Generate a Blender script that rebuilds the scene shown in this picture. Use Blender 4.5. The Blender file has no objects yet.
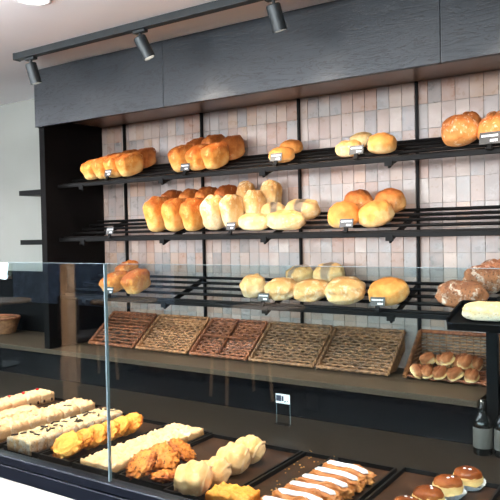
import bpy, bmesh, math, random
from mathutils import Vector, Matrix, noise
random.seed(7)
SC = bpy.context.scene
COL = SC.collection
R = math.radians
PI = math.pi

# ------------------------------------------------------------------ materials
def lin(c):
    return tuple((x/255/12.92 if x/255 <= .04045 else ((x/255+.055)/1.055)**2.4) for x in c) + (1,)

class NT:
    def __init__(s, name):
        s.m = bpy.data.materials.new(name); s.m.use_nodes = True
        s.t = s.m.node_tree; s.n = s.t.nodes; s.l = s.t.links
        s.b = s.n['Principled BSDF']; s.out = s.n['Material Output']
    def node(s, kind, **kw):
        n = s.n.new(kind)
        for k, v in kw.items():
            if k in n.inputs: n.inputs[k].default_value = v
            else: setattr(n, k, v)
        return n
    def coord(s, out='Object'):
        return s.node('ShaderNodeTexCoord').outputs[out]
    def noise(s, vec, scale, detail=3, rough=.5, dist=0.):
        n = s.node('ShaderNodeTexNoise'); s.l.new(vec, n.inputs['Vector'])
        n.inputs['Scale'].default_value = scale; n.inputs['Detail'].default_value = detail
        n.inputs['Roughness'].default_value = rough; n.inputs['Distortion'].default_value = dist
        return n.outputs['Fac']
    def ramp(s, fac, stops):
        n = s.node('ShaderNodeValToRGB'); s.l.new(fac, n.inputs['Fac'])
        e = n.color_ramp.elements
        while len(e) < len(stops): e.new(.5)
        for i, (p, c) in enumerate(stops):
            e[i].position = p; e[i].color = lin(c)
        return n.outputs['Color']
    def mapr(s, fac, a, b, c=0., d=1.):
        n = s.node('ShaderNodeMapRange'); s.l.new(fac, n.inputs['Value'])
        for k, v in zip(('From Min', 'From Max', 'To Min', 'To Max'), (a, b, c, d)): n.inputs[k].default_value = v
        return n.outputs['Result']
    def mix(s, fac, a, b, mode='MIX'):
        n = s.node('ShaderNodeMix', data_type='RGBA', blend_type=mode)
        for i, v in ((0, fac), (6, a), (7, b)):
            if hasattr(v, 'is_output'): s.l.new(v, n.inputs[i])
            else: n.inputs[i].default_value = v if i == 0 else (lin(v) if len(v) == 3 else v)
        return n.outputs[2]
    def math(s, op, a, b=0.):
        n = s.node('ShaderNodeMath', operation=op)
        for i, v in ((0, a), (1, b)):
            if hasattr(v, 'is_output'): s.l.new(v, n.inputs[i])
            else: n.inputs[i].default_value = v
        return n.outputs[0]
    def scaled(s, vec, sc):
        n = s.node('ShaderNodeMapping'); s.l.new(vec, n.inputs['Vector']); n.inputs['Scale'].default_value = sc
        return n.outputs['Vector']
    def base(s, c, rough=.5, metal=0., spec=.5):
        if hasattr(c, 'is_output'): s.l.new(c, s.b.inputs['Base Color'])
        else: s.b.inputs['Base Color'].default_value = lin(c)
        if hasattr(rough, 'is_output'): s.l.new(rough, s.b.inputs['Roughness'])
        else: s.b.inputs['Roughness'].default_value = rough
        s.b.inputs['Metallic'].default_value = metal
        s.b.inputs['Specular IOR Level'].default_value = spec
        return s
    def bump(s, h, strength=.3, dist=.002):
        n = s.node('ShaderNodeBump'); s.l.new(h, n.inputs['Height'])
        n.inputs['Strength'].default_value = strength; n.inputs['Distance'].default_value = dist
        s.l.new(n.outputs['Normal'], s.b.inputs['Normal']); return s

def simple(name, c, rough=.5, metal=0., var=.12, scale=8, bump=0., spec=.5):
    t = NT(name); v = t.coord()
    f = t.noise(v, scale, 4)
    dark = tuple(max(0, x*(1-var)) for x in c); lite = tuple(min(255, x*(1+var)) for x in c)
    t.base(t.ramp(f, [(.3, dark), (.7, lite)]), rough, metal, spec)
    if bump: t.bump(t.noise(v, scale*6, 3), bump)
    return t.m

def m_stained():
    t = NT('black stained ash'); v = t.coord()
    w = t.noise(t.scaled(v, (1.3, 8, 9)), 2.2, 5, .55, 1.4)
    rings = t.math('FRACT', t.math('MULTIPLY', w, 11.))
    line = t.mapr(rings, .0, .35, 1, 0)
    fine = t.noise(t.scaled(v, (4, 140, 140)), 3, 3)
    k = t.math('MULTIPLY', line, t.mapr(fine, .3, .6, .55, 1))
    t.base(t.ramp(k, [(0, (29, 34, 40)), (.7, (4, 5, 8))]), t.mapr(k, 0, 1, .36, .6))
    return t.bump(t.math('SUBTRACT', 1., k), .25, .001).m

def m_tiles():
    t = NT('glazed handmade tiles'); a = t.node('ShaderNodeAttribute', attribute_name='tilecol')
    v = t.coord(); f = t.noise(v, 22, 4, .6); g = t.noise(v, 7, 3)
    c = t.mix(t.mapr(f, .35, .7, .0, .6), a.outputs['Color'], (166, 146, 138))
    c = t.mix(t.mapr(g, .55, .8, 0, .35), c, (150, 112, 90))
    t.base(c, t.mapr(f, .3, .7, .22, .42))
    return t.bump(t.noise(v, 35, 2), .25, .003).m

def bread(name, base, mid, top, flour=0., flourcol=(240, 228, 205), seeds=0., rough=.62, patch=14, stripe=False):
    t = NT(name); g = t.coord('Generated'); o = t.coord()
    inf = t.node('ShaderNodeObjectInfo').outputs['Random']
    sx = t.node('ShaderNodeSeparateXYZ'); t.l.new(g, sx.inputs[0])
    n1 = t.noise(o, 22, 4, .6)
    z = t.math('ADD', sx.outputs['Z'], t.mapr(n1, .3, .7, -.28, .28))
    z = t.math('ADD', z, t.mapr(inf, 0, 1, -.12, .12))
    c = t.ramp(z, [(.12, base), (.5, mid), (.95, top)])
    n2 = t.math('ADD', t.math('MULTIPLY', t.noise(t.scaled(o, (1, 1, .7)), patch, 5, .65, .4), .7), t.math('MULTIPLY', t.noise(o, 120, 4, .7), .3))
    if flour > 0:
        th = .60 - .26*flour
        c = t.mix(t.mapr(n2, th, th+.1, 0, .85), c, flourcol)
    if seeds > 0:
        vo = t.node('ShaderNodeTexVoronoi', Scale=95.); t.l.new(o, vo.inputs['Vector'])
        c = t.mix(t.mapr(vo.outputs['Distance'], .1, .35, seeds, 0), c, (48, 34, 24))
    if stripe:      # a dusted grey band baked across the crown
        bx = t.math('ABSOLUTE', t.math('SUBTRACT', t.math('ADD', sx.outputs['X'], t.mapr(n1, .2, .8, -.06, .06)), .5))
        band = t.math('MULTIPLY', t.mapr(bx, .10, .17, 1, 0), t.mapr(sx.outputs['Z'], .35, .6, 0, .85))
        c = t.mix(band, c, (118, 106, 96))
    t.base(c, rough, 0, .25)
    t.bump(t.noise(o, 110, 5, .7), .6, .004)
    t.b.inputs['Subsurface Weight'].default_value = 0
    return t.m

def m_granite(name, c, lite):
    t = NT(name); v = t.coord()
    f = t.noise(v, 190, 3, .7); g = t.noise(v, 5, 3)
    col = t.ramp(f, [(.35, tuple(x*.7 for x in c)), (.55, c), (.72, lite)])
    col = t.mix(t.mapr(g, .4, .7, 0, .3), col, tuple(x*.8 for x in c))
    return t.base(col, .4, 0, .25).m

def m_wicker(name, a, b, c):
    t = NT(name); v = t.coord()
    f = t.noise(v, 60, 4, .7); g = t.noise(v, 9, 2)
    col = t.ramp(f, [(.28, a), (.5, b), (.75, c)])
    col = t.mix(t.mapr(g, .45, .65, 0, .5), col, tuple(x*.62 for x in b))
    return t.base(col, .55).m

def m_glass(name, tint=(238, 246, 246), boost=1.):
    m = bpy.data.materials.new(name); m.use_nodes = True; t = m.node_tree; n = t.nodes; n.clear()
    o = n.new('ShaderNodeOutputMaterial'); mx = n.new('ShaderNodeMixShader')
    tr = n.new('ShaderNodeBsdfTransparent'); tr.inputs[0].default_value = lin(tint)
    gl = n.new('ShaderNodeBsdfGlossy'); gl.inputs['Roughness'].default_value = 0.0
    lw = n.new('ShaderNodeLayerWeight'); lw.inputs[0].default_value = .5
    pw = n.new('ShaderNodeMath'); pw.operation = 'POWER'; pw.inputs[1].default_value = 5
    mu = n.new('ShaderNodeMath'); mu.operation = 'MULTIPLY_ADD'; mu.inputs[1].default_value = .95; mu.inputs[2].default_value = .045*boost
    t.links.new(lw.outputs['Facing'], pw.inputs[0]); t.links.new(pw.outputs[0], mu.inputs[0]); t.links.new(mu.outputs[0], mx.inputs[0]); t.links.new(tr.outputs[0], mx.inputs[1])
    t.links.new(gl.outputs[0], mx.inputs[2]); t.links.new(mx.outputs[0], o.inputs[0])
    return m

def emit(name, c, s):
    t = NT(name); t.base(c, .5)
    t.b.inputs['Emission Color'].default_value = lin(c); t.b.inputs['Emission Strength'].default_value = s
    return t.m

def m_marble():
    t = NT('white veined front panel'); v = t.coord()
    n = t.noise(v, 3, 6, .6, 1.5)
    line = t.math('ABSOLUTE', t.math('SUBTRACT', n, .5))
    return t.base(t.ramp(line, [(0, (206, 190, 176)), (.03, (220, 212, 200))]), .3).m

M = dict(
    stained=m_stained(),
    black=simple('matt black board', (12, 10, 10), .6, var=.15, spec=.08),
    blackgloss=simple('satin black riser', (9, 10, 13), .12, var=.1, spec=.2),
    metal=simple('powder coated black metal', (8, 7, 7), .5, .0, .1, 30, spec=.12),
    spot=simple('anthracite lamp metal', (44, 48, 50), .4, .2, .08, 30),
    soffit=simple('brown black soffit board', (112, 98, 88), .32, var=.14, scale=5),
    ceiling=simple('white ceiling paint', (236, 236, 240), .8, var=.015, scale=2),
    grey=simple('grey wall plaster', (138, 138, 132), .85, var=.03, scale=2),
    cafe=simple('dark blue cafe wall', (24, 30, 42), .8, var=.2, scale=1.5, spec=.1),
    floor=simple('grey cafe floor', (36, 32, 30), .9, var=.2, scale=3, spec=.04),
    grout=simple('grey tile grout', (136, 124, 117), .8),
    tiles=m_tiles(),
    ledge=m_granite('brown grey ledge top', (78, 65, 52), (96, 82, 68)),
    deck=m_granite('dark speckled granite deck', (34, 27, 20), (72, 58, 45)),
    tray=simple('black enamel tray', (12, 11, 11), .35, .0, .2, 20, spec=.25),
    steel=simple('brown worn tray base', (56, 36, 24), .3, .1, .3, 14, spec=.2),
    rail=simple('dark blue grey rail', (22, 26, 36), .28, .3, .1, 12),
    glass=m_glass('clear display glass', boost=1.6),
    edge=simple('polished glass edge', (118, 134, 140), .2, var=.05),
    marble=m_marble(),
    wood=simple('pale oak post', (208, 162, 124), .55, var=.12, scale=6),
    tabletop=simple('oak tabletop', (112, 84, 62), .6, spec=.15, var=.15, scale=6),
    darkfab=simple('dark brown chair cover', (46, 36, 34), .8, var=.2),
    white=simple('white card', (236, 238, 244), .6, var=.02),
    tagcard=simple('charcoal tag card', (58, 57, 56), .4, var=.1),
    ink=simple('dark navy print', (24, 28, 52), .6, var=.05),
    bluewall=simple('blue grey cafe panelling', (120, 142, 172), .6, var=.15),
    paper=simple('white paper cup', (236, 238, 248), .7, var=.03),
    label=simple('pale grey bottle label', (84, 81, 77), .7, var=.08),
    bottle=simple('dark wine bottle glass', (14, 16, 16), .12, var=.1),
    lens=emit('lit lamp lens', (255, 244, 226), 14),
    down=emit('lit downlight lens', (255, 246, 234), 9),
    wickA=m_wicker('red brown wicker', (44, 26, 18), (142, 80, 50), (190, 122, 78)),
    wickB=m_wicker('tan wicker', (70, 44, 30), (168, 112, 72), (208, 154, 106)),
    wickC=m_wicker('greyed brown wicker', (52, 36, 26), (138, 96, 64), (182, 136, 94)),
    tin=bread('golden tin loaf crust', (250, 204, 130), (236, 158, 72), (180, 92, 34), .3, (252, 210, 140), patch=10),
    floury=bread('floury loaf crust', (242, 214, 164), (232, 190, 126), (206, 144, 76), .4, (246, 228, 190), patch=20),
    bun=bread('golden cob crust', (244, 206, 146), (230, 158, 80), (200, 116, 50)),
    browned=bread('deep browned crust', (236, 176, 108), (206, 124, 58), (146, 74, 28), .1),
    palebun=bread('cream roll crust', (244, 224, 178), (240, 206, 146), (206, 148, 82), .2, (250, 234, 200), patch=20),
    flour=bread('floury cob crust', (240, 212, 166), (228, 182, 122), (198, 138, 80), .32, (240, 222, 190), patch=26),
    striped=bread('cream roll crust with grey band', (244, 224, 178), (236, 200, 140), (222, 172, 108), .2, (250, 234, 200), patch=20, stripe=True),
    rustic=bread('dark sourdough crust', (224, 156, 90), (206, 128, 64), (172, 94, 42), .22, (250, 230, 200), patch=60),
    seeded=bread('dark seeded crust', (160, 106, 74), (172, 112, 76), (128, 78, 52), .3, (222, 204, 188), .7, patch=30),
    whiteloaf=bread('white dusted crust', (232, 214, 190), (238, 218, 184), (226, 190, 134), .28, (244, 238, 228), .4),
    split=bread('small split roll crust', (232, 205, 160), (176, 112, 70), (138, 76, 44), .15),
    cream=bread('cream crumb topping', (222, 174, 124), (222, 166, 118), (242, 194, 144), .25, (246, 216, 184), rough=.7),
    sponge=bread('nutty cake side', (186, 140, 100), (196, 150, 106), (232, 196, 144), .4, (206, 190, 174), .55, .7, 30),
    shard=simple('dark chocolate shard', (50, 28, 18), .4),
    cherry=simple('glazed red cherry', (190, 26, 30), .2),
    filling=simple('dark fruit filling', (66, 26, 20), .35),
    flaky=bread('orange flaky pastry', (190, 92, 26), (232, 136, 44), (248, 168, 68), .3, (250, 196, 110), .2, rough=.45),
    puff=bread('powdered puff slab', (222, 160, 96), (230, 176, 122), (246, 198, 148), .2, (252, 236, 204), rough=.6),
    cookie=bread('orange fruit cookie', (84, 34, 16), (176, 84, 30), (240, 144, 62), .2, (255, 196, 110), seeds=.95, rough=.45),
    turnover=bread('pale shell pastry', (228, 182, 142), (240, 192, 140), (238, 178, 108), .25, (255, 236, 196), rough=.5),
    danish=bread('glazed brown danish', (230, 166, 92), (198, 126, 66), (170, 100, 52), .2, (240, 186, 110), rough=.35),
    icing=simple('white sugar icing', (240, 236, 242), .3, var=.03),
    glazed=bread('chestnut glazed bun top', (176, 104, 50), (142, 72, 32), (110, 52, 22), 0, rough=.18),
    bunside=bread('pale bun side', (240, 214, 160), (240, 206, 140), (222, 160, 90), 0, rough=.5),
    crumb=simple('golden crumb', (216, 164, 96), .7),
)

# ------------------------------------------------------------------ mesh helpers
def obj(name, bm, mat, parent=None, smooth=False, loc=None, rot=None, recalc=True):
    if recalc: bmesh.ops.recalc_face_normals(bm, faces=bm.faces)
    me = bpy.data.meshes.new(name); bm.to_mesh(me); bm.free()
    if smooth:
        for p in me.polygons: p.use_smooth = True
    for m_ in (mat if isinstance(mat, (list, tuple)) else [mat]):
        me.materials.append(M[m_] if isinstance(m_, str) else m_)
    o = bpy.data.objects.new(name, me); COL.objects.link(o)
    if parent: o.parent = parent
    if loc: o.location = loc
    if rot: o.rotation_euler = rot
    return o
def tag(o, label, cat, group=None):
    o['label'] = label; o['category'] = cat
    if group: o['group'] = group
    return o
def empty(name, label, cat, loc=(0, 0, 0), rot=(0, 0, 0), group=None):
    o = bpy.data.objects.new(name, None); COL.objects.link(o); o.empty_display_size = .05
    o.location = loc; o.rotation_euler = rot
    return tag(o, label, cat, group)
def struct(name, bm, mat, parent=None, **k):
    o = obj(name, bm, mat, parent, **k)
    if not parent: o['kind'] = 'structure'
    return o
def box(bm, x0, x1, y0, y1, z0, z1, bev=0., mi=0, mat=None):
    c = [Vector((x, y, z)) for z in (z0, z1) for y in (y0, y1) for x in (x0, x1)]
    if mat is not None: c = [mat @ p for p in c]
    v = [bm.verts.new(p) for p in c]
    fs = [bm.faces.new([v[i] for i in q]) for q in ((0, 2, 3, 1), (4, 5, 7, 6), (0, 1, 5, 4), (2, 6, 7, 3), (0, 4, 6, 2), (1, 3, 7, 5))]
    for q in fs: q.material_index = mi
    if bev:
        es = {e for q in fs for e in q.edges}
        r = bmesh.ops.bevel(bm, geom=list(es), offset=bev, segments=2, affect='EDGES', profile=.5)
        for q in r['faces']: q.material_index = mi
    return bm
def BX(*a, **k): return box(bmesh.new(), *a, **k)
def tube(bm, pts, r, n=8, cap=True):
    pts = [Vector(p) for p in pts]; rings = []
    for i, p in enumerate(pts):
        d = (pts[min(i+1, len(pts)-1)] - pts[max(i-1, 0)]).normalized()
        up = Vector((0, 0, 1)) if abs(d.z) < .9 else Vector((0, 1, 0))
        a = d.cross(up).normalized(); b = d.cross(a)
        rr = r[i] if isinstance(r, (list, tuple)) else r
        rings.append([bm.verts.new(p + a*math.cos(2*PI*k/n)*rr + b*math.sin(2*PI*k/n)*rr) for k in range(n)])
    for A, B in zip(rings, rings[1:]):
        for k in range(n): bm.faces.new((A[k], A[(k+1) % n], B[(k+1) % n], B[k]))
    if cap: bm.faces.new(rings[0]); bm.faces.new(rings[-1])
    return bm
def lathe(prof, n=24, M4=None):
    bm = bmesh.new(); rings = []
    for r, z in prof:
        if r <= 1e-6: rings.append([bm.verts.new((0, 0, z))])
        else: rings.append([bm.verts.new((r*math.cos(2*PI*k/n), r*math.sin(2*PI*k/n), z)) for k in range(n)])
    for A, B in zip(rings, rings[1:]):
        for k in range(n):
            q = [A[k % len(A)], A[(k+1) % len(A)], B[(k+1) % len(B)], B[k % len(B)]]
            u = []
            for v in q:
                if v not in u: u.append(v)
            if len(u) > 2: bm.faces.new(u)
    if M4 is not None: bm.transform(M4)
    return bm
def sp(c, e): return math.copysign(abs(c)**e, c)
def blob(w, l, h, ex=.8, ez=.8, flat=.3, amp=.03, freq=2.2, seed=0, fine=.006, shape=None, U=44, V=26):
    """A lump of dough: superellipsoid resting on z=0, domed top, swollen unevenly."""
    bm = bmesh.new(); off = Vector((seed*3.7, seed*1.9, seed*5.1)); rings = []
    for j in range(V+1):
        ph = -PI/2 + PI*j/V
        ring = []
        for i in range(U if 0 < j < V else 1):
            th = 2*PI*i/U
            cp, spz = math.cos(ph), math.sin(ph)
            x = sp(cp, ez)*sp(math.cos(th), ex); y = sp(cp, ez)*sp(math.sin(th), ex); z = sp(spz, ez)
            d = Vector((x, y, z))
            n1 = noise.noise(d*freq + off); n2 = noise.noise(d*freq*6 + off)
            k = 1 + amp*2*n1 + fine*6*n2
            z = h*(flat + (1-flat)*z*k) if z > 0 else h*flat*(1+z)
            p = Vector((w/2*x*k, l/2*y*k, z))
            if shape: p = shape(p, w, l, h)
            ring.append(bm.verts.new(p))
        rings.append(ring)
    for A, B in zip(rings, rings[1:]):
        for k in range(U):
            u = []
            for v in (A[k % len(A)], A[(k+1) % len(A)], B[(k+1) % len(B)], B[k % len(B)]):
                if v not in u: u.append(v)
            if len(u) > 2: bm.faces.new(u)
    return bm
def sm(t, a, b):
    t = min(1, max(0, (t-a)/(b-a))); return t*t*(3-2*t)
def tin_shape(p, w, l, h):
    t = p.z/h
    p.x *= .86 + .14*sm(t, .4, .62) ; p.y *= .9 + .1*sm(t, .35, .6)
    # shallow lengthwise split and two cross swellings
    if t > .6: p.z -= h*.05*math.exp(-(p.x/(w*.07))**2)*sm(t, .6, .9)
    if t > .5: p.z += h*.02*math.cos(p.y/l*PI*4)
    return p
def score_shape(p, w, l, h):
    t = p.z/h
    if t > .6: p.z -= h*.07*math.exp(-((p.x-.25*p.y)/(w*.05))**2)*sm(t, .6, .85)*(abs(p.y) < l*.36)
    return p
BREADS=[
 ('tin', 1, -2.504, 2.365, 1.745, 0.08, 0.145, 0.088, 'small golden tin loaf at the left end of the top shelf'),
 ('tin', 1, -2.419, 2.365, 1.745, 0.078, 0.145, 0.096, 'golden tin loaf second from the left end of the top shelf'),
 ('tin', 1, -2.34, 2.365, 1.745, 0.078, 0.145, 0.099, 'golden tin loaf right behind the leftmost price tag of the top shelf'),
 ('tin', 1, -2.259, 2.365, 1.745, 0.078, 0.145, 0.098, 'front golden tin loaf at the right end of the leftmost top-shelf batch'),
 ('tin', 1, -2.505, 2.5, 1.794, 0.078, 0.13, 0.081, 'brown tin loaf in the back row, left one of the top shelf leftmost batch'),
 ('tin', 1, -2.402, 2.5, 1.794, 0.078, 0.13, 0.088, 'brown tin loaf in the back row, middle one of the top shelf leftmost batch'),
 ('tin', 1, -2.288, 2.5, 1.794, 0.078, 0.13, 0.089, 'brown tin loaf showing its end, farthest right in the leftmost top-shelf batch'),
 ('tin', 1, -1.929, 2.365, 1.745, 0.078, 0.145, 0.107, 'golden tin loaf at the left end of the second batch on the top shelf'),
 ('tin', 1, -1.834, 2.365, 1.745, 0.078, 0.145, 0.099, 'golden tin loaf in the middle of the second batch on the top shelf'),
 ('tin', 1, -1.75, 2.365, 1.745, 0.078, 0.145, 0.1, 'golden tin loaf front right in the second batch on the top shelf'),
 ('tin', 1, -1.941, 2.5, 1.794, 0.078, 0.13, 0.106, 'browned tin loaf in the back left of the second batch on the top shelf'),
 ('tin', 1, -1.852, 2.5, 1.794, 0.078, 0.13, 0.112, 'browned tin loaf in the back middle of the second batch on the top shelf'),
 ('tin', 1, -1.749, 2.5, 1.794, 0.078, 0.13, 0.097, 'dark brown tin loaf at the back right end of the second top-shelf batch'),
 ('bun', 1, -1.408, 2.365, 1.745, 0.102, 0.098, 0.053, 'flat golden roll in front of its twin, middle of the top shelf'),
 ('bun', 1, -1.44, 2.5, 1.794, 0.094, 0.091, 0.051, 'flat golden roll behind its twin, middle of the top shelf'),
 ('palebun', 1, -1.095, 2.365, 1.745, 0.099, 0.096, 0.057, 'pale floury roll left of the pair beside the fourth top-shelf price tag'),
 ('palebun', 1, -1.102, 2.5, 1.794, 0.084, 0.081, 0.056, 'pale roll at the back between the two front rolls of the top shelf trio'),
 ('bun', 1, -0.972, 2.365, 1.745, 0.104, 0.101, 0.064, 'golden roll on the right of the top shelf trio'),
 ('rustic', 1, -0.665, 2.365, 1.745, 0.124, 0.121, 0.108, 'large round sourdough with flour streaks near the right end of the top shelf'),
 ('rustic', 1, -0.672, 2.5, 1.794, 0.083, 0.081, 0.09, 'brown round loaf peeping from behind the big floury sourdough on the top shelf'),
 ('rustic', 1, -0.589, 2.5, 1.794, 0.1, 0.097, 0.08, 'dark loaf at the back right of the top shelf'),
 ('rustic', 1, -0.554, 2.365, 1.745, 0.114, 0.111, 0.092, 'scored round sourdough cut off by the right edge of the photo, top shelf'),
 ('tin', 2, -2.09, 2.365, 1.474, 0.083, 0.145, 0.149, 'tall golden tin loaf at the left end of the middle shelf'),
 ('tin', 2, -1.984, 2.365, 1.474, 0.086, 0.145, 0.139, 'tall golden tin loaf second from left at the front of the middle shelf'),
 ('tin', 2, -1.875, 2.365, 1.474, 0.078, 0.145, 0.134, 'tall orange-brown tin loaf left of the floury upright loaf, middle shelf'),
 ('floury', 2, -1.756, 2.365, 1.474, 0.119, 0.145, 0.142, 'tall pale flour-dusted loaf at the front of the middle shelf beside a price tag'),
 ('tin', 2, -2.111, 2.5, 1.523, 0.082, 0.13, 0.14, 'browned tin loaf leftmost in the back row of the middle shelf'),
 ('tin', 2, -1.999, 2.5, 1.523, 0.08, 0.13, 0.139, 'browned tin loaf second in the back row of the middle shelf'),
 ('tin', 2, -1.894, 2.5, 1.523, 0.078, 0.13, 0.143, 'dark brown tin loaf third in the back row of the middle shelf'),
 ('tin', 2, -1.786, 2.5, 1.523, 0.078, 0.13, 0.146, 'dark brown tin loaf behind the floury upright loaf on the middle shelf'),
 ('floury', 2, -1.678, 2.4, 1.487, 0.078, 0.145, 0.141, 'narrow floury loaf squeezed right of the tall pale loaf, middle shelf'),
 ('floury', 2, -1.618, 2.43, 1.498, 0.113, 0.13, 0.132, 'floury loaf leaning in the centre of the middle shelf heap'),
 ('floury', 2, -1.691, 2.5, 1.523, 0.078, 0.13, 0.146, 'pale floury loaf back left of the pair topping the middle shelf heap'),
 ('floury', 2, -1.581, 2.5, 1.523, 0.099, 0.13, 0.144, 'pale floury loaf with brown end, back right of the middle shelf heap'),
 ('palebun', 2, -1.535, 2.365, 1.474, 0.133, 0.129, 0.064, 'flat cream-coloured loaf at the front right of the middle shelf price tag'),
 ('palebun', 2, -1.38, 2.365, 1.474, 0.158, 0.145, 0.071, 'wide cream-coloured loaf with dusty top at the front of the middle shelf'),
 ('palebun', 2, -1.504, 2.45, 1.505, 0.115, 0.111, 0.077, 'grey-dusted flat loaf behind the two cream front loaves, middle shelf'),
 ('palebun', 2, -1.362, 2.46, 1.509, 0.145, 0.141, 0.081, 'cream loaf with a grey stripe at the right end of the middle shelf heap'),
 ('bun', 2, -1.125, 2.365, 1.474, 0.13, 0.126, 0.082, 'orange-golden cob left of the front pair in the right group, middle shelf'),
 ('bun', 2, -0.994, 2.365, 1.474, 0.138, 0.134, 0.08, 'orange-golden cob right of the front pair in the right group, middle shelf'),
 ('bun', 2, -1.119, 2.5, 1.523, 0.124, 0.12, 0.085, 'deep brown cob at the back left of the right group, middle shelf'),
 ('bun', 2, -0.989, 2.5, 1.523, 0.124, 0.121, 0.083, 'browned cob with pale side at the back right of the right group, middle shelf'),
 ('tin', 3, -2.383, 2.365, 1.184, 0.102, 0.145, 0.075, 'golden loaf seen through the glass at the left end of the bottom shelf'),
 ('tin', 3, -2.427, 2.5, 1.233, 0.078, 0.13, 0.038, 'golden loaf at the back left of the bottom shelf behind the glass'),
 ('tin', 3, -2.234, 2.365, 1.184, 0.098, 0.145, 0.097, 'golden loaf right of the leftmost one on the bottom shelf'),
 ('flour', 3, -1.547, 2.365, 1.184, 0.109, 0.105, 0.082, 'small floury cob at the left end of the middle group, bottom shelf'),
 ('flour', 3, -1.42, 2.365, 1.184, 0.126, 0.122, 0.068, 'floury round cob second from left of the middle group, bottom shelf'),
 ('flour', 3, -1.276, 2.365, 1.184, 0.134, 0.13, 0.067, 'floury round cob third from left of the middle group, bottom shelf'),
 ('flour', 3, -1.128, 2.365, 1.184, 0.149, 0.145, 0.074, 'floury knobbly cob at the right front of the middle group, bottom shelf'),
 ('flour', 3, -1.404, 2.5, 1.233, 0.114, 0.111, 0.066, 'dusty cob with grey stripe at the back left of the bottom shelf group'),
 ('flour', 3, -1.265, 2.5, 1.233, 0.127, 0.124, 0.076, 'dusty cob with grey stripe at the back right of the bottom shelf group'),
 ('bun', 3, -0.946, 2.365, 1.184, 0.144, 0.139, 0.079, 'single golden cob with pale base standing alone on the bottom shelf'),
 ('seeded', 3, -0.675, 2.365, 1.184, 0.173, 0.145, 0.082, 'dark brown seeded oval loaf at the right of the bottom shelf'),
 ('seeded', 3, -0.631, 2.45, 1.215, 0.141, 0.137, 0.089, 'dark brown loaf with flour stripe behind the seeded oval, bottom shelf'),
 ('seeded', 3, -0.607, 2.54, 1.247, 0.138, 0.133, 0.078, 'dark brown loaf at the very back right of the bottom shelf'),
]

# ------------------------------------------------------------------ setting
XU0, XU1 = -2.675, .55           # inside of the wall unit, left and right
YF, YW = 2.20, 2.60              # unit front plane, tiled wall plane
CZ = 2.285
struct('floor', BX(-11.2, 3.7, -4.2, 2.8, -.06, 0), 'floor')
# the ceiling holds its downlights in round recesses drawn as rings below it
struct('ceiling', BX(-11.2, 3.7, -4.2, 2.8, CZ, CZ+.08), 'ceiling')
bm = BX(-11.2, XU0-.04, 2.62, 2.74, 0, CZ); struct('wall_back', bm, 'grey')
struct('wall_left', BX(-11.2, -11.1, -4.2, 2.74, 0, CZ), 'cafe')
struct('wall_right', BX(3.6, 3.7, -4.2, 2.74, 0, CZ), 'grey')
# wall behind the viewer, with two window openings
bm = bmesh.new()
W1 = (-11.0, -8.62, .83, 2.1); W2 = (-6.2, 3.0, 1.22, 2.2)
for a in ((-11.2, W1[0], 0, CZ), (W1[1], W2[0], 0, CZ), (W2[1], 3.7, 0, CZ), (W1[0], W1[1], 0, W1[2]), (W1[0], W1[1], W1[3], CZ),
          (W2[0], W2[1], 0, W2[2]), (W2[0], W2[1], W2[3], CZ)):
    box(bm, a[0], a[1], -4.15, -4.0, a[2], a[3])
struct('wall_front', bm, 'cafe')
for n, (a, b, c, d) in enumerate((W1, W2)):
    bm = bmesh.new(); f = .04
    box(bm, a, b, -4.12, -4.04, c, c+f); box(bm, a, b, -4.12, -4.04, d-f, d)
    k = max(1, round((b-a)/1.6))
    for i in range(k+1):
        x = a + (b-a-f)*i/k; box(bm, x, x+f, -4.12, -4.04, c+f, d-f)
    w = struct('window_%d' % (n+1), bm, 'wood')
    obj('pane', BX(a, b, -4.10, -4.09, c, d), 'glass', w)

struct('trim_4', BX(-8.55, -5.4, -3.999, -3.97, .50, 1.21), 'bluewall')  # paler panel added so the wall mirrored in the glass looks lit
# tiled back wall: grout board and hand-set tiles, each a little out of true
bm = BX(XU0-.04, 3.6, YW, YW+.14, 0, CZ); struct('wall_tiled', bm, 'grout')
bm = bmesh.new(); lay = bm.loops.layers.float_color.new('tilecol')
pal = [tuple((v*.86+sum(c)/3*.14)*.83 for v in c) for c in [(214, 186, 170), (198, 164, 148), (206, 176, 160), (184, 164, 156), (176, 168, 166), (212, 172, 146), (196, 150, 128), (190, 178, 172), (160, 150, 146), (220, 196, 182)]]
tw, th_ = .0539, .0985
x = XU0-.02
while x < .9:
    z = 2.052 - th_*12
    while z < 2.05:
        c = lin(random.choice(pal)); g = .0011
        ax, az = random.gauss(0, .010), random.gauss(0, .010)
        z1 = min(z+th_-g, 2.044)
        f0 = len(bm.faces)
        v = []
        for (px, pz) in ((x+g, z+g), (x+tw-g, z+g), (x+tw-g, z1), (x+g, z1)):
            dy = (px-x-tw/2)*ax*1.0 + (pz-z-th_/2)*az*1.0
            v.append((px, pz, YW-.006+dy))
        A = [bm.verts.new((p[0], p[2], p[1])) for p in v]; B = [bm.verts.new((p[0], YW+.002, p[1])) for p in v]
        fs = [bm.faces.new(A)] + [bm.faces.new((A[i], B[i], B[(i+1) % 4], A[(i+1) % 4])) for i in range(4)]
        for f in fs:
            for l in f.loops: l[lay] = c
        z += th_
    x += tw
struct('wall_tile_cladding', bm, 'tiles')
o = bpy.data.objects['wall_tile_cladding']; o.name = 'trim_1'

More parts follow.
